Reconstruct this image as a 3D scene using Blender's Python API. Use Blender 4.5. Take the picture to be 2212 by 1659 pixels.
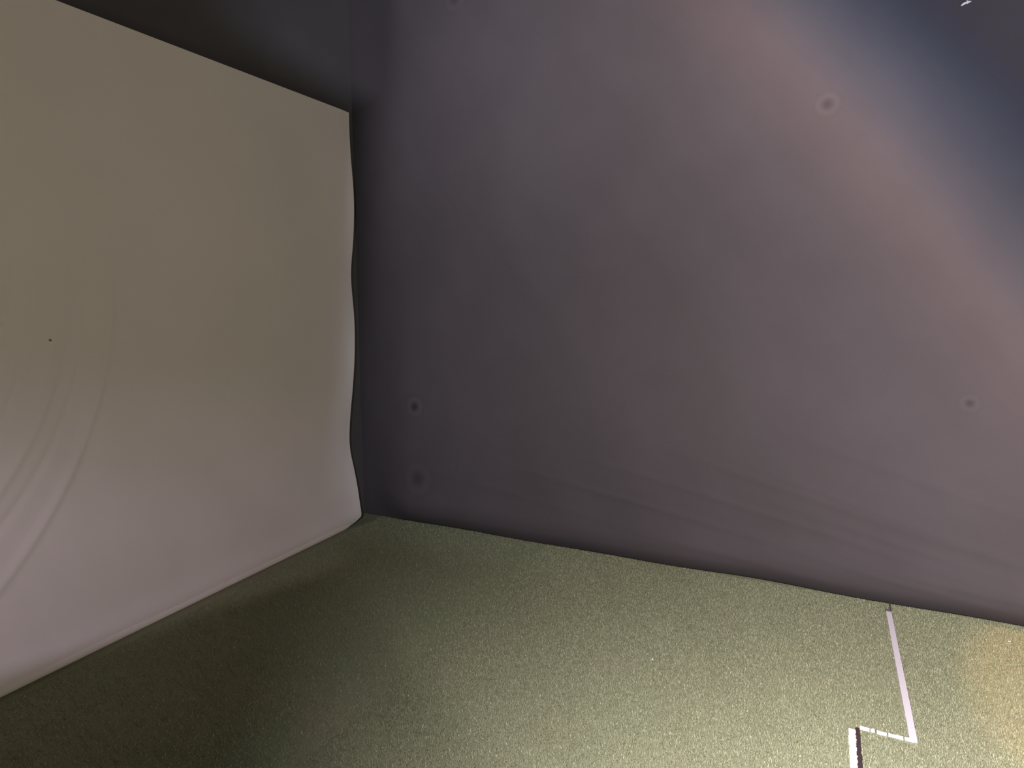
import bpy, bmesh, math
import numpy as np
from mathutils import Vector, Matrix

for o in list(bpy.data.objects):
    bpy.data.objects.remove(o)
scene = bpy.context.scene
C = scene.collection
RNG = np.random.default_rng(7)

# ------------------------------------------------------------------ camera
cam_data = bpy.data.cameras.new('camera')
cam_data.sensor_fit = 'HORIZONTAL'
cam_data.sensor_width = 36.0
cam_data.lens = 36.0 * 1424.0 / 2212.0
cam_data.clip_start = 0.05
cam = bpy.data.objects.new('camera', cam_data)
cam.location = (0.0, 0.0, 1.45)
cam.rotation_euler = (math.radians(90 - 7.659), 0.0, math.radians(-64.641))
C.objects.link(cam)
scene.camera = cam

# ------------------------------------------------------------------ view
vs = scene.view_settings
vs.view_transform = 'Standard'
vs.look = 'None'
vs.exposure = 0.0
vs.gamma = 1.0
vs.use_curve_mapping = False

# ------------------------------------------------------------------ world: a closed dark room
world = bpy.data.worlds.new('world')
scene.world = world
world.use_nodes = True
bgn = world.node_tree.nodes['Background']
bgn.inputs[0].default_value = (0.02, 0.02, 0.022, 1)
bgn.inputs[1].default_value = 1.0


# ------------------------------------------------------------------ node helper
class NT:
    def __init__(self, tree):
        self.t = tree
        self.n = tree.nodes
        self.l = tree.links

    def node(self, kind, **kw):
        nd = self.n.new(kind)
        for k, v in kw.items():
            setattr(nd, k, v)
        return nd

    def put(self, sock, val):
        if hasattr(val, 'is_output'):
            self.l.new(val, sock)
        else:
            sock.default_value = val

    def m(self, op, a, b=None, c=None, clamp=False):
        nd = self.node('ShaderNodeMath', operation=op)
        nd.use_clamp = clamp
        self.put(nd.inputs[0], a)
        if b is not None:
            self.put(nd.inputs[1], b)
        if c is not None:
            self.put(nd.inputs[2], c)
        return nd.outputs[0]

    def smooth(self, x, lo, hi, a=0.0, b=1.0):
        nd = self.node('ShaderNodeMapRange')
        nd.interpolation_type = 'SMOOTHSTEP'
        self.put(nd.inputs[0], x)
        for i, v in enumerate((lo, hi, a, b)):
            nd.inputs[1 + i].default_value = v
        return nd.outputs[0]

    def lin(self, u, v, a, b, c):
        return self.m('ADD', self.m('MULTIPLY_ADD', u, a, c), self.m('MULTIPLY', v, b))

    def bump_at(self, x, centre, width):
        d = self.m('DIVIDE', self.m('SUBTRACT', x, centre), width)
        return self.m('EXPONENT', self.m('MULTIPLY', self.m('MULTIPLY', d, d), -1.0))

    def noise(self, vec, scale, detail=2.0, rough=0.5, dist=0.0):
        nd = self.node('ShaderNodeTexNoise')
        self.put(nd.inputs['Vector'], vec)
        nd.inputs['Scale'].default_value = scale
        nd.inputs['Detail'].default_value = detail
        nd.inputs['Roughness'].default_value = rough
        nd.inputs['Distortion'].default_value = dist
        return nd.outputs[0]


def aim(obj, loc, yaw, pitch):
    """lamp looking along its -Z: yaw from +X, pitch above the horizon, no roll"""
    w = Vector((math.cos(yaw) * math.cos(pitch), math.sin(yaw) * math.cos(pitch), math.sin(pitch)))
    r = Vector((math.sin(yaw), -math.cos(yaw), 0.0))
    u = r.cross(w)
    m = Matrix((r, u, -w)).transposed().to_4x4()
    m.translation = Vector(loc)
    obj.matrix_world = m


# ------------------------------------------------------------------ the projector's beam
# It throws an out-of-focus picture across the side curtain: a soft edge with
# the three primaries slightly out of register, and dust on its lens.
PROJ_E = 1030.0
pl = bpy.data.lights.new('projector_beam', 'SPOT')
pl.energy = PROJ_E
pl.spot_size = math.radians(150)
pl.spot_blend = 0.1
pl.shadow_soft_size = 0.012
pl.use_nodes = True
proj = bpy.data.objects.new('projector_beam', pl)
C.objects.link(proj)
aim(proj, (-0.15, 0.32, 1.75), math.radians(-5), math.radians(-8))

nt = NT(pl.node_tree)
em = [n for n in nt.n if n.type == 'EMISSION'][0]
tc = nt.node('ShaderNodeTexCoord')
sp = nt.node('ShaderNodeSeparateXYZ')
nt.l.new(tc.outputs['Normal'], sp.inputs[0])
iz = nt.m('ABSOLUTE', sp.outputs[2])
U = nt.m('DIVIDE', sp.outputs[0], iz)
V = nt.m('DIVIDE', sp.outputs[1], iz)
# the picture is brightest towards its right and top and fades out to the left,
# with a faint lower-left corner
s2 = nt.lin(U, V, 0.496, 0.868, 0.496 * 0.841 + 0.868 * 0.48)
corner = nt.smooth(s2, -0.03, 0.06, 0.84, 1.0)
lift = nt.smooth(V, 0.05, 0.5, 1.0, 1.75)
corner = nt.m('MULTIPLY', corner, lift)
cv = nt.node('ShaderNodeCombineXYZ')
nt.put(cv.inputs[0], nt.lin(U, V, 0.797, 0.604, 0.0))
nt.put(cv.inputs[1], nt.lin(U, V, -0.604 * 0.16, 0.797 * 0.16, 0.0))
streak = nt.noise(cv.outputs[0], 9.0, 3.0, 0.55, 0.4)
streak = nt.m('MULTIPLY_ADD', streak, 0.26, 0.87)
# dust rings: (u, v, radius, depth)
dust = None
for du, dv, dr, dd in ((-0.652, -0.147, 0.0085, 0.75), (-0.636, -0.273, 0.014, 0.35),
                       (-0.011, 0.301, 0.0072, 0.36), (0.161, -0.069, 0.0048, 0.45),
                       (-0.612, 0.563, 0.010, 0.30)):
    a = nt.m('SUBTRACT', U, du)
    b = nt.m('SUBTRACT', V, dv)
    r = nt.m('SQRT', nt.m('ADD', nt.m('MULTIPLY', a, a), nt.m('MULTIPLY', b, b)))
    k = nt.m('MULTIPLY', nt.bump_at(r, 0.0, dr * 0.85), -dd)
    k = nt.m('ADD', k, nt.m('MULTIPLY', nt.bump_at(r, dr * 1.55, dr * 0.4), dd * 0.4))
    k = nt.m('ADD', k, nt.m('MULTIPLY', nt.bump_at(r, dr * 2.3, dr * 0.3), -dd * 0.16))
    dust = k if dust is None else nt.m('ADD', dust, k)
dust = nt.m('ADD', dust, 1.0)
t_edge = nt.lin(U, V, 0.797, 0.604, -0.252)
bend = nt.lin(U, V, -0.604, 0.797, -0.14)
t_edge = nt.m('ADD', t_edge, nt.m('MULTIPLY', nt.m('MULTIPLY', bend, bend), 0.10))
# added cool veil: lifts the curtain's left, the backing and the lower screen
veil = nt.m('MULTIPLY', nt.smooth(U, -0.86, -0.72), nt.smooth(U, -0.15, -0.62))
veil = nt.m('MULTIPLY', veil, nt.smooth(V, -0.25, 0.5, 0.9, 1.05))
veil = nt.m('MULTIPLY', veil, nt.smooth(V, -0.44, -0.30))
tilt = nt.m('DIVIDE', V, nt.m('MINIMUM', U, -0.2))
top = nt.m('MULTIPLY', nt.smooth(tilt, -0.455, -0.56, 0.0, 0.8), nt.m('MULTIPLY', nt.smooth(U, -1.35, -0.80), nt.smooth(U, -0.15, -0.62)))
veil = nt.m('MAXIMUM', veil, top)
low = nt.m('MULTIPLY', nt.smooth(tilt, 0.10, 0.46), nt.smooth(tilt, 0.645, 0.59))
low = nt.m('MULTIPLY', low, nt.smooth(U, -0.70, -0.84))
dip = nt.m('SUBTRACT', 1.0, nt.m('MULTIPLY', nt.bump_at(V, -0.37, 0.14), 0.15))
corner = nt.m('MULTIPLY', corner, dip)
chan = []
for (off, wid, rim, rimpos, spill, left0, gain, veil_gain, glow) in (
        (-0.014, 0.085, 0.17, -0.085, 0.17, 0.945, 1.00, 0.19, 0.066),
        (-0.002, 0.085, 0.06, -0.075, 0.21, 0.955, 0.86, 0.215, 0.060),
        (0.013, 0.088, 0.03, -0.040, 0.27, 0.965, 0.92, 0.25, 0.076)):
    e = nt.smooth(nt.m('SUBTRACT', t_edge, off), -wid, wid, 1.0, spill)
    e = nt.m('ADD', e, nt.m('MULTIPLY', nt.bump_at(t_edge, rimpos, 0.055), rim))
    lft = nt.m('MAXIMUM', nt.m('DIVIDE', nt.m('ADD', U, left0), 1.12), 0.0)
    lft = nt.m('MINIMUM', nt.m('POWER', lft, 1.9), 1.15)
    lft = nt.m('ADD', lft, nt.m('MULTIPLY', veil, veil_gain))
    lft = nt.m('ADD', lft, nt.m('MULTIPLY', low, glow))
    x = nt.m('MULTIPLY', nt.m('MULTIPLY', e, lft), corner)
    x = nt.m('MULTIPLY', nt.m('MULTIPLY', x, streak), dust)
    chan.append(nt.m('MULTIPLY', x, gain))
cc = nt.node('ShaderNodeCombineColor')
for i in range(3):
    nt.l.new(chan[i], cc.inputs[i])
nt.l.new(cc.outputs[0], em.inputs[0])
em.inputs[1].default_value = 1.0

# ------------------------------------------------------------------ added warm fill for the screen, unseen behind the camera
al = bpy.data.lights.new('screen_fill', 'AREA')
al.shape = 'RECTANGLE'
al.size = 2.4
al.size_y = 1.2
al.energy = 76.0
al.color = (1.0, 0.83, 0.64)
lamp = bpy.data.objects.new('screen_fill', al)
C.objects.link(lamp)
aim(lamp, (0.2, -5.0, 1.1), math.radians(86), math.radians(3))

# a warm downlight outside the booth that catches the turf by the curtain
dl = bpy.data.lights.new('downlight', 'SPOT')
dl.energy = 430.0
dl.color = (1.0, 0.50, 0.18)
dl.spot_size = math.radians(52)
dl.spot_blend = 0.06
dl.shadow_soft_size = 0.05
down = bpy.data.objects.new('downlight', dl)
C.objects.link(down)
aim(down, (2.75, -3.0, 2.6), math.radians(90), math.radians(-72.3))


# ------------------------------------------------------------------ materials
def material(name, rough=0.9, sheen=0.0):
    m = bpy.data.materials.new(name)
    m.use_nodes = True
    t = NT(m.node_tree)
    b = t.n['Principled BSDF']
    b.inputs['Roughness'].default_value = rough
    b.inputs['Specular IOR Level'].default_value = 0.2
    if sheen:
        b.inputs['Sheen Weight'].default_value = sheen
        b.inputs['Sheen Roughness'].default_value = 0.5
    return m, t, b


def mix_rgb(t, fac, a, b):
    nd = t.node('ShaderNodeMix')
    nd.data_type = 'RGBA'
    t.put(nd.inputs[0], fac)
    t.put(nd.inputs[6], a)
    t.put(nd.inputs[7], b)
    return nd.outputs[2]


def fabric(name, c0, c1, weave, patch, bump, rough=0.9, sheen=0.0):
    m, t, b = material(name, rough, sheen)
    co = t.node('ShaderNodeTexCoord').outputs['Object']
    p = t.noise(co, patch, 4.0, 0.55)
    g = t.noise(co, weave, 2.0, 0.6)
    f = t.m('ADD', t.m('MULTIPLY', t.smooth(p, 0.3, 0.7), 0.6), t.m('MULTIPLY', g, 0.4))
    t.l.new(mix_rgb(t, f, (*c0, 1), (*c1, 1)), b.inputs['Base Color'])
    bp = t.node('ShaderNodeBump')
    bp.inputs['Strength'].default_value = bump
    bp.inputs['Distance'].default_value = 0.002
    t.put(bp.inputs['Height'], g)
    t.l.new(bp.outputs[0], b.inputs['Normal'])
    return m


def plain(name, col, rough=0.7, var=0.12, scale=60.0):
    m, t, b = material(name, rough)
    co = t.node('ShaderNodeTexCoord').outputs['Object']
    g = t.noise(co, scale, 3.0, 0.6)
    lo = tuple(c * (1 - var) for c in col)
    hi = tuple(min(1, c * (1 + var)) for c in col)
    t.l.new(mix_rgb(t, g, (*lo, 1), (*hi, 1)), b.inputs['Base Color'])
    return m


M_SCREEN = fabric('white_screen_cloth', (0.74, 0.72, 0.70), (0.80, 0.78, 0.76), 420.0, 1.6, 0.12, 0.85)
M_CURTAIN = fabric('charcoal_curtain_cloth', (0.0725, 0.0655, 0.0675), (0.0805, 0.0730, 0.0750), 260.0, 3.0, 0.35, 0.95, 0.0)
M_BACK = fabric('black_backing_cloth', (0.080, 0.080, 0.086), (0.094, 0.094, 0.101), 260.0, 3.0, 0.3, 0.95)
M_DARKWALL = plain('dark_painted_wall', (0.05, 0.05, 0.052), 0.9, 0.1, 8.0)
M_TAPE = plain('white_tape', (0.84, 0.81, 0.82), 0.6, 0.05, 90.0)
M_CHALK = plain('white_inlay', (0.93, 0.92, 0.90), 0.8, 0.05, 200.0)
M_DARK_EDGE = plain('dark_brown_edge', (0.060, 0.040, 0.042), 0.8, 0.25, 200.0)
M_END_SHADE = plain('dark_end_shade', (0.12, 0.105, 0.10), 0.9, 0.1, 100.0)  # shadow at the tape end, put in as a dark colour
M_SCUFF = plain('grey_brown_scuff', (0.30, 0.26, 0.23), 0.9, 0.1, 300.0)
M_LINT = plain('white_lint', (0.85, 0.83, 0.78), 0.9, 0.06, 300.0)


def turf_material():
    m, t, b = material('green_turf', 0.92)
    co = t.node('ShaderNodeTexCoord').outputs['Object']
    big = t.smooth(t.noise(co, 2.2, 4.0, 0.6), 0.35, 0.68)
    fine = t.noise(co, 170.0, 3.0, 0.7)
    c = mix_rgb(t, big, (0.310, 0.350, 0.215, 1), (0.345, 0.355, 0.222, 1))
    d = mix_rgb(t, t.smooth(fine, 0.25, 0.75), (0.78, 0.78, 0.76, 1), (1.2, 1.2, 1.19, 1))
    mul = t.node('ShaderNodeMix')
    mul.data_type = 'RGBA'
    mul.blend_type = 'MULTIPLY'
    mul.inputs[0].default_value = 1.0
    t.l.new(c, mul.inputs[6])
    t.l.new(d, mul.inputs[7])
    t.l.new(mul.outputs[2], b.inputs['Base Color'])
    bp = t.node('ShaderNodeBump')
    bp.inputs['Strength'].default_value = 0.5
    bp.inputs['Distance'].default_value = 0.004
    t.put(bp.inputs['Height'], fine)
    t.l.new(bp.outputs[0], b.inputs['Normal'])
    return m


M_TURF = turf_material()


def blade_material():
    m, t, b = material('green_turf_fibre', 0.8)
    att = t.node('ShaderNodeAttribute')
    att.attribute_name = 'tone'
    c = mix_rgb(t, att.outputs['Fac'], (0.25, 0.285, 0.165, 1), (0.60, 0.61, 0.40, 1))
    t.l.new(c, b.inputs['Base Color'])
    return m


M_BLADE = blade_material()


# ------------------------------------------------------------------ mesh helpers
def mesh_obj(name, verts, faces, mat, parent=None, smooth=False):
    me = bpy.data.meshes.new(name)
    me.from_pydata([tuple(v) for v in verts], [], faces)
    me.materials.append(mat)
    if smooth:
        for p in me.polygons:
            p.use_smooth = True
        me.set_sharp_from_angle(angle=math.radians(50))
    me.update()
    o = bpy.data.objects.new(name, me)
    C.objects.link(o)
    if parent is not None:
        o.parent = parent
        o.matrix_parent_inverse = parent.matrix_world.inverted()
    return o


def empty(name, loc):
    o = bpy.data.objects.new(name, None)
    o.location = loc
    o.empty_display_size = 0.1
    C.objects.link(o)
    bpy.context.view_layer.update()
    return o


def tag(o, label, cat=None, group=None, kind=None):
    o['label'] = label
    if cat:
        o['category'] = cat
    if group:
        o['group'] = group
    if kind:
        o['kind'] = kind
    return o


def box(name, x0, x1, y0, y1, z0, z1, mat, parent=None):
    v = [(x, y, z) for x in (x0, x1) for y in (y0, y1) for z in (z0, z1)]
    f = [(0, 1, 3, 2), (4, 6, 7, 5), (0, 4, 5, 1), (2, 3, 7, 6), (0, 2, 6, 4), (1, 5, 7, 3)]
    return mesh_obj(name, v, f, mat, parent)


def sheet(name, us, vs_, fn, thick_fn, mat, parent=None):
    """cloth: a grid fn(u, v) with a back face thick_fn(u, v) and closed rim"""
    nu, nv = len(us), len(vs_)
    vv = [fn(u, v) for v in vs_ for u in us] + [thick_fn(u, v) for v in vs_ for u in us]
    n = nu * nv
    ff = []
    for j in range(nv - 1):
        for i in range(nu - 1):
            a = j * nu + i
            ff.append((a, a + 1, a + nu + 1, a + nu))
            ff.append((n + a, n + a + nu, n + a + nu + 1, n + a + 1))
    for i in range(nu - 1):
        ff.append((i + 1, i, n + i, n + i + 1))
        a = (nv - 1) * nu + i
        ff.append((a, a + 1, n + a + 1, n + a))
    for j in range(nv - 1):
        a = j * nu
        ff.append((a, a + nu, n + a + nu, n + a))
        a = j * nu + nu - 1
        ff.append((a + nu, a, n + a, n + a + nu))
    return mesh_obj(name, vv, ff, mat, parent, True)


# ------------------------------------------------------------------ setting
XC = 3.434          # plane of the side curtain
YS = 2.636          # plane of the screen
YB = 2.72           # plane of the black backing
CEIL = 3.45

fl = box('floor', -3.2, 4.6, -6.6, 3.2, -0.1, 0.0, M_TURF)
tag(fl, 'dull green artificial turf floor of the booth', kind='structure')
cl = box('ceiling', -3.2, 4.6, -6.6, 3.2, CEIL, CEIL + 0.1, M_DARKWALL)
tag(cl, 'dark ceiling above the booth', kind='structure')
for nm, a in (('wall_left', (-3.3, -3.2, -6.6, 3.2)), ('wall_right', (4.6, 4.7, -6.6, 3.2)),
              ('wall_front', (-3.2, 4.6, -6.7, -6.6)), ('wall_end', (-3.2, 4.6, 3.2, 3.3))):
    w_ = box(nm, a[0], a[1], a[2], a[3], 0.0, CEIL, M_DARKWALL)
    tag(w_, 'dark painted room wall', kind='structure')


# black cloth behind and above the screen
def back_pt(u, v):
    return (u, YB + (0.006 * math.sin(2.1 * u + 0.7 * v) + 0.003 * math.sin(5.3 * u)) * min(1.0, max(0.0, (3.3 - u) / 0.5)), v)


bk = sheet('wall_back', np.linspace(-0.95, XC + 0.06, 60), np.linspace(0.0, CEIL - 0.01, 40),
           back_pt, lambda u, v: (u, YB + 0.03, v), M_BACK)
tag(bk, 'black backing cloth around the pale screen', kind='structure')


# ------------------------------------------------------------------ side curtain
def fold(y, z, y0, z0, slope, width, length):
    """a long soft crease running along +(-y), dropping with slope"""
    s = (y0 - y)
    d = (z - (z0 + slope * s)) / width
    e = math.exp(-d * d)
    w = 1.0 / (1.0 + math.exp(-(s + 0.05) / 0.18)) * (1.0 / (1.0 + math.exp((s - length) / 0.2)))
    return e * w


FOLDS = [(1.35, 0.42, -0.16, 0.018, 1.9, 0.0075), (0.95, 0.52, -0.20, 0.020, 1.7, 0.0070),
         (0.50, 0.60, -0.24, 0.022, 1.3, 0.0075), (0.10, 0.55, -0.27, 0.020, 1.2, 0.0080),
         (-0.10, 0.72, -0.30, 0.026, 1.0, 0.0075), (1.85, 0.33, -0.13, 0.022, 1.7, 0.0065),
         (0.25, 0.26, -0.12, 0.016, 0.9, 0.0065), (-0.25, 0.34, -0.22, 0.018, 0.8, 0.0075)]


def curtain_x(y, z):
    x = XC
    x += 0.010 * math.sin(1.9 * y + 0.55 * z + 0.4) * min(1.0, z / 0.4)
    x += 0.004 * math.sin(4.7 * y - 1.3 * z)
    # long diagonal tension waves
    x += 0.0035 * math.sin(9.0 * (0.80 * y + 0.60 * z) + 0.8 * math.sin(1.7 * z))
    for f in FOLDS:
        x -= 0.62 * f[5] * fold(y, z, *f[:5])
    # belly above the hem, hem tucked outward underneath
    x -= 0.030 * math.exp(-((z - 0.15) / 0.09) ** 2)
    if z < 0.10:
        q = 1.0 - z / 0.10
        x += 0.055 * q * q
    x -= 0.046
    if y > 2.3:
        k = min(1.0, (y - 2.3) / 0.35)
        x += (XC - 0.006 - x) * k * k * (3 - 2 * k)
    return x


def curtain_z(y, z):
    if z < 0.2:
        return z + (1 - z / 0.2) * (0.004 + 0.004 * math.sin(2.3 * y + 1.0) + 0.002 * math.sin(7.0 * y))
    return z


zs = np.concatenate([np.linspace(0.0, 0.9, 110), np.linspace(0.915, CEIL - 0.01, 90)])
cur = empty('side_curtain', (XC, 0.6, 0.0))
tag(cur, 'charcoal grey cloth curtain hanging to the turf along the right side', 'curtain')
sheet('cloth', np.linspace(YB + 0.003, -2.0, 260), zs,
      lambda u, v: (curtain_x(u, v), u, curtain_z(u, v)),
      lambda u, v: (curtain_x(u, v) + 0.006, u, curtain_z(u, v)), M_CURTAIN, cur)


# hem roll along the curtain's foot
def roll(name, path, radius, mat, parent, seg=10):
    vv, ff = [], []
    n = len(path)
    for i, (p, r) in enumerate(zip(path, radius)):
        a = Vector(path[max(0, i - 1)])
        b = Vector(path[min(n - 1, i + 1)])
        t = (b - a).normalized()
        side = t.cross(Vector((0, 0, 1))).normalized()
        up = side.cross(t)
        for k in range(seg):
            th = 2 * math.pi * k / seg
            vv.append(Vector(p) + side * math.cos(th) * r + up * math.sin(th) * r)
    for i in range(n - 1):
        for k in range(seg):
            k2 = (k + 1) % seg
            ff.append((i * seg + k, i * seg + k2, (i + 1) * seg + k2, (i + 1) * seg + k))
    ff.append(tuple(range(seg))[::-1])
    ff.append(tuple((n - 1) * seg + k for k in range(seg)))
    return mesh_obj(name, vv, ff, mat, parent, True)


hy = np.linspace(YB - 0.02, -2.0, 160)
roll('hem', [(curtain_x(y, 0.0) + 0.005, y, curtain_z(y, 0.0) + 0.005) for y in hy],
     [0.005] * len(hy), M_CURTAIN, cur, 8)

# ------------------------------------------------------------------ projection screen
SX0, SX1, SZ = -0.75, 3.268, 2.53


EDGE_Z = (0.0, 0.026, 0.091, 0.218, 0.344, 0.484, 0.601, 0.844, 1.102, 1.302, 1.557, 1.781, 2.03, 2.299, 2.53, 2.7)
EDGE_X = (3.262, 3.264, 3.270, 3.253, 3.231, 3.207, 3.211, 3.245, 3.272, 3.283, 3.273, 3.296, 3.308, 3.302, 3.300, 3.300)


def right_edge(z):
    # slack side edge of the cloth, cubic through measured points
    if z <= EDGE_Z[0]:
        return EDGE_X[0]
    i = max(k for k in range(len(EDGE_Z) - 1) if EDGE_Z[k] <= z)
    i = min(i, len(EDGE_Z) - 2)

    def slope(k):
        k0, k1 = max(0, k - 1), min(len(EDGE_Z) - 1, k + 1)
        return (EDGE_X[k1] - EDGE_X[k0]) / (EDGE_Z[k1] - EDGE_Z[k0])
    h = EDGE_Z[i + 1] - EDGE_Z[i]
    t = (z - EDGE_Z[i]) / h
    return ((2 * t ** 3 - 3 * t ** 2 + 1) * EDGE_X[i] + (t ** 3 - 2 * t ** 2 + t) * h * slope(i)
            + (-2 * t ** 3 + 3 * t ** 2) * EDGE_X[i + 1] + (t ** 3 - t ** 2) * h * slope(i + 1))


def screen_bottom(x):
    d = SX1 - x
    b = 0.004
    if d < 0.17:
        q = 1.0 - max(0.0, d) / 0.17
        b += 0.05 * q ** 2
    return b


def arc_crease(x, z):
    """bowed creases on the left of the screen"""
    h = 0.0
    for (cx, cz, r, z0, z1, w, amp) in ((0.28, 1.62, 1.10, 0.35, 1.55, 0.018, 0.0042),
                                        (0.30, 1.60, 1.18, 0.30, 1.50, 0.020, -0.0030),
                                        (0.28, 1.58, 1.30, 0.30, 1.45, 0.022, 0.0045),
                                        (0.30, 1.58, 1.37, 0.30, 1.40, 0.018, -0.0030),
                                        (0.10, 1.60, 1.66, 0.15, 1.45, 0.024, 0.0045)):
        d = math.hypot(x - cx, z - cz) - r
        if x > cx - 0.2 and abs(d) < 0.12:
            m = 1 / (1 + math.exp(-(z - z0) / 0.10)) * 1 / (1 + math.exp((z - z1 - 0.12) / 0.10))
            h += 2.6 * amp * math.exp(-(d / (0.62 * w)) ** 2) * m
    return h


def screen_pt(u, v):
    # u 0..1 across, v 0..1 up
    z = v * SZ
    xr = right_edge(z)
    x = SX0 + (xr - SX0) * u
    z = screen_bottom(x) * (1 - v) + z
    y = YS
    y -= arc_crease(x, z)
    y += 0.012 * math.sin(math.pi * u) * math.sin(math.pi * min(1, v))
    y -= 0.006 * math.exp(-((x - xr) / 0.05) ** 2) * math.sin(7 * z + 0.3)
    # bottom swings a little forward, then tucks under
    y -= 0.020 * math.exp(-((z - 0.060) / 0.055) ** 2)
    if z < 0.03:
        y += 0.01 * (1 - z / 0.03) ** 2
    return (x, y, z)


scr = empty('projection_screen', (1.27, YS, 0.0))
tag(scr, 'large pale beige cloth projection screen hanging on the left', 'screen')
su = np.concatenate([np.linspace(0, 0.5, 60)[:-1], np.linspace(0.5, 1.0, 150)])
sv = np.concatenate([np.linspace(0, 0.06, 26)[:-1], np.linspace(0.06, 1.0, 150)])
sheet('cloth', su, sv, screen_pt,
      lambda u, v: tuple(np.array(screen_pt(u, v)) + np.array((0, 0.004, 0))), M_SCREEN, scr)
# rolled bottom hem with a stitched seam
hx = np.linspace(SX0, SX1 - 0.006, 200)
hp, hr = [], []
for x in hx:
    d = SX1 - x
    r = 0.025
    if d < 0.20:
        r *= 0.35 + 0.65 * max(0.0, d / 0.20)
    r *= 1.0 + 0.05 * math.sin(9 * x)
    if abs(x - 2.224) < 0.012:
        r *= 0.90
    hp.append((x, YS + 0.003, screen_bottom(x) + r - 0.004))
    hr.append(r)
hem = roll('hem', hp, hr, M_SCREEN, scr, 14)
tag(hem, 'rolled bottom hem of the screen')
mk = box('scuff_mark', 1.501, 1.5045, YS - 0.0005, YS + 0.008, 1.278, 1.286, M_SCUFF, scr)
tag(mk, 'tiny dark scuff on the screen cloth')

# ------------------------------------------------------------------ floor marking
TH = 0.009


def ragged(name, along, a0, a1, b0, b1, n, jit, mat, parent, z1=TH, gaps=(), z0=0.001):
    """a flat strip along x or y with frayed long sides"""
    ts = np.linspace(a0, a1, n)
    lo = b0 + RNG.normal(0, jit, n)
    hi = b1 + RNG.normal(0, jit, n)
    for g0, g1, k in gaps:
        for i, t in enumerate(ts):
            if g0 <= t <= g1:
                mid = 0.5 * (lo[i] + hi[i])
                lo[i] = mid + (lo[i] - mid) * k
                hi[i] = mid + (hi[i] - mid) * k
    vv, ff = [], []
    for i, t in enumerate(ts):
        for b, z in ((lo[i], z0), (lo[i], z1), (hi[i], z1), (hi[i], z0)):
            vv.append((t, b, z) if along == 'x' else (b, t, z))
    for i in range(n - 1):
        for k in range(4):
            k2 = (k + 1) % 4
            ff.append((i * 4 + k, i * 4 + k2, (i + 1) * 4 + k2, (i + 1) * 4 + k))
    ff.append((3, 2, 1, 0))
    ff.append(tuple((n - 1) * 4 + k for k in range(4)))
    o = mesh_obj(name, vv, ff, mat, parent)
    bm = bmesh.new()
    bm.from_mesh(o.data)
    bmesh.ops.recalc_face_normals(bm, faces=bm.faces)
    bm.to_mesh(o.data)
    bm.free()
    return o


line = empty('floor_marking', (2.36, -0.26, 0.0))
tag(line, 'stepped white line marking laid into the green turf beside the curtain', 'line')
A0, A1 = -0.3495, -0.3275      # y range of the long strip
t1 = ragged('tape_strip', 'x', 2.352, 3.332, A0, A1, 90, 0.0004, M_TAPE, line)
tag(t1, 'long pinkish white strip running to the curtain')
for y0, y1, dx in ((-0.211, -0.182, 0.0), (-0.227, -0.2145, 0.001), (-0.262, -0.233, -0.001),
                   (-0.309, -0.266, 0.0), (-0.338, -0.3135, 0.001)):
    t2 = ragged('dash', 'y', y0, y1, 2.349 + dx, 2.3595 + dx, max(5, int((y1 - y0) / 0.003)), 0.0013,
                M_CHALK, line, 0.0085)
    tag(t2, 'piece of the thin broken white cross line')
t3 = ragged('short_strip', 'x', 1.2, 2.328, -0.168, -0.1475, 160, 0.0012, M_CHALK, line, 0.010)
tag(t3, 'bright white strip beside a dark edge strip')
t4 = ragged('dark_edge', 'x', 1.2, 2.346, -0.181, -0.169, 120, 0.0008, M_DARK_EDGE, line, 0.0085)  # dark brown strip along one side of the short strip
tag(t4, 'dark brown edge strip')
for i, x in enumerate((3.341, 3.352)):  # thin dark bars drawn as the shadow of the tape end's ridges
    ragged('ridge_shade', 'y', -0.350, -0.326, x, x + 0.003, 8, 0.0004, M_END_SHADE, line, 0.010)
ragged('shade_line', 'x', 3.345, 3.435, -0.3505, -0.346, 16, 0.0006, M_END_SHADE, line, 0.010)  # dark line drawn as shade from the tape end to the curtain


# ------------------------------------------------------------------ lint
def lint(name, loc, direction, length, width, normal, label, seed):
    r = np.random.default_rng(seed)
    d = Vector(direction).normalized()
    n = Vector(normal).normalized()
    s = n.cross(d).normalized()
    k, seg = 9, 6
    vv, ff = [], []
    for i in range(k):
        t = i / (k - 1)
        rad = width * 0.5 * (math.sin(math.pi * min(1, t * 0.9 + 0.08)) ** 0.7 + 0.08)
        c = d * (t - 0.5) * length + s * width * 0.5 * math.sin(3.0 * t) + n * width * 0.35
        for j in range(seg):
            th = 2 * math.pi * j / seg
            rr = rad * (1 + 0.25 * r.normal())
            vv.append(c + s * math.cos(th) * rr + n * math.sin(th) * rr * 0.6)
    for i in range(k - 1):
        for j in range(seg):
            j2 = (j + 1) % seg
            ff.append((i * seg + j, i * seg + j2, (i + 1) * seg + j2, (i + 1) * seg + j))
    ff.append(tuple(range(seg))[::-1])
    ff.append(tuple((k - 1) * seg + j for j in range(seg)))
    o = mesh_obj(name, vv, ff, M_LINT, None, True)
    o.location = loc
    return tag(o, label, 'lint')


lx = curtain_x(-0.445, 2.631)
lint('lint_fleck', (lx, -0.445, 2.631), (0, -1, 0.28), 0.036, 0.010, (-1, 0, 0),
     'small white lint fleck caught high on the charcoal curtain', 1)
lint('lint_fleck', (2.467, 0.545, 0.006), (1, 0.3, 0), 0.010, 0.007, (0, 0, 1),
     'tiny white lint crumb alone in the middle of the turf', 2)
lint('lint_fleck', (3.245, -0.775, 0.006), (0.3, -1, 0), 0.011, 0.007, (0, 0, 1),
     'tiny white lint crumb on the tan lit turf under the curtain', 3)


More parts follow.
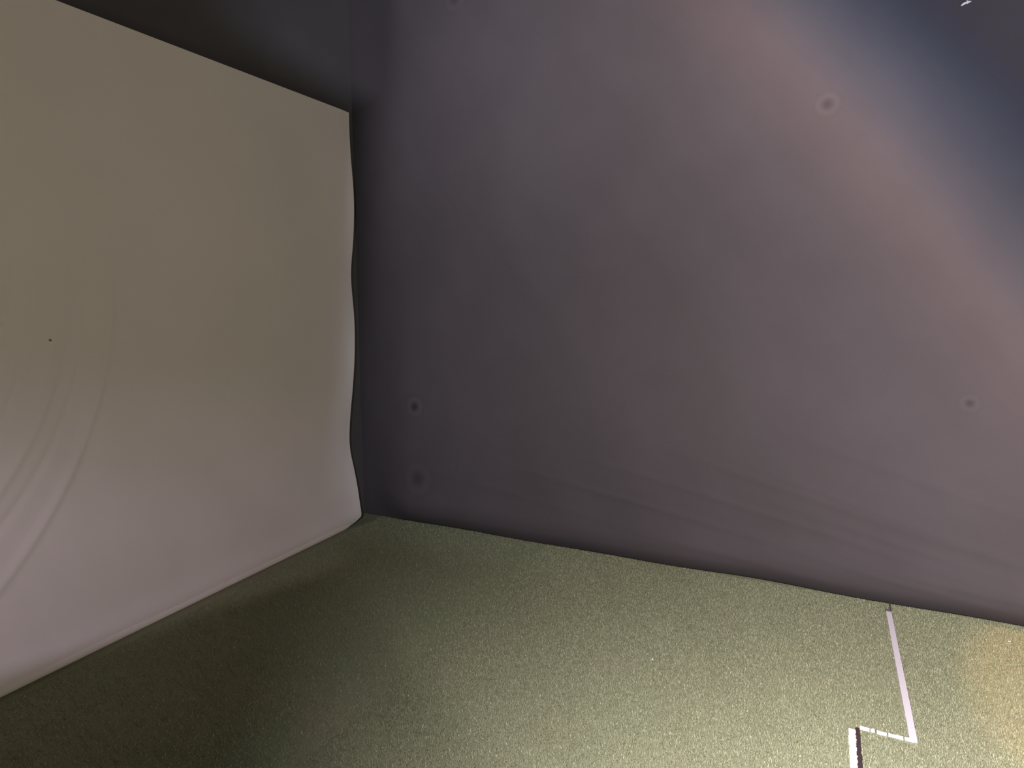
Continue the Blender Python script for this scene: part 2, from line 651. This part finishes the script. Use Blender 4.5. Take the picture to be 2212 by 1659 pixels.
# ------------------------------------------------------------------ turf pile
def turf_pile():
    n = 330000
    # more fibres where the turf is near and lit
    pts = []
    for (x0, x1, y0, y1, k) in ((1.3, 3.435, -1.1, 1.4, 420000), (0.6, 3.44, 1.4, 2.58, 90000),
                                (0.6, 1.3, -1.1, 1.4, 60000)):
        pts.append(np.stack([RNG.uniform(x0, x1, k), RNG.uniform(y0, y1, k)], 1))
    p = np.concatenate(pts)
    x, y = p[:, 0], p[:, 1]
    bad = (x > 2.349) & (x < 3.345) & (y > A0 - 0.001) & (y < A1 + 0.001)
    bad |= (x > 1.2) & (x < 2.346) & (y > -0.182) & (y < -0.147)
    bad |= (x > 2.347) & (x < 2.362) & (y > -0.34) & (y < -0.18)
    p = p[~bad]
    n = len(p)
    ang = RNG.uniform(0, 2 * math.pi, n)
    lean = RNG.uniform(0.15, 1.0, n)
    hgt = RNG.uniform(0.004, 0.0085, n)
    wid = RNG.uniform(0.0006, 0.0012, n)
    dx, dy = np.cos(ang), np.sin(ang)
    v = np.zeros((n, 5, 3), np.float32)
    for k, (f, z, w) in enumerate(((0, 0, 1), (0, 0, -1), (0.4, 0.65, 0.8), (0.4, 0.65, -0.8), (1.0, 1.0, 0))):
        v[:, k, 0] = p[:, 0] + dx * lean * hgt * f - dy * wid * w
        v[:, k, 1] = p[:, 1] + dy * lean * hgt * f + dx * wid * w
        v[:, k, 2] = hgt * z
    me = bpy.data.meshes.new('turf_pile')
    me.vertices.add(n * 5)
    me.vertices.foreach_set('co', v.reshape(-1))
    base = (np.arange(n) * 5)[:, None]
    tri = (base + np.array([[0, 1, 3, 0, 3, 2, 2, 3, 4]])).reshape(-1).astype(np.int32)
    me.loops.add(len(tri))
    me.loops.foreach_set('vertex_index', tri)
    me.polygons.add(len(tri) // 3)
    me.polygons.foreach_set('loop_start', np.arange(0, len(tri), 3, dtype=np.int32))
    me.update(calc_edges=True)
    at = me.attributes.new('tone', 'FLOAT', 'POINT')
    tone = np.clip(np.where(RNG.random(n) < 0.03, 0.95, RNG.normal(0.27, 0.10, n)), 0, 1).astype(np.float32)
    at.data.foreach_set('value', np.repeat(tone, 5))
    me.materials.append(M_BLADE)
    o = bpy.data.objects.new('turf_pile', me)
    C.objects.link(o)
    o.parent = fl
    tag(o, 'short green synthetic pile of the turf', kind='stuff')


turf_pile()
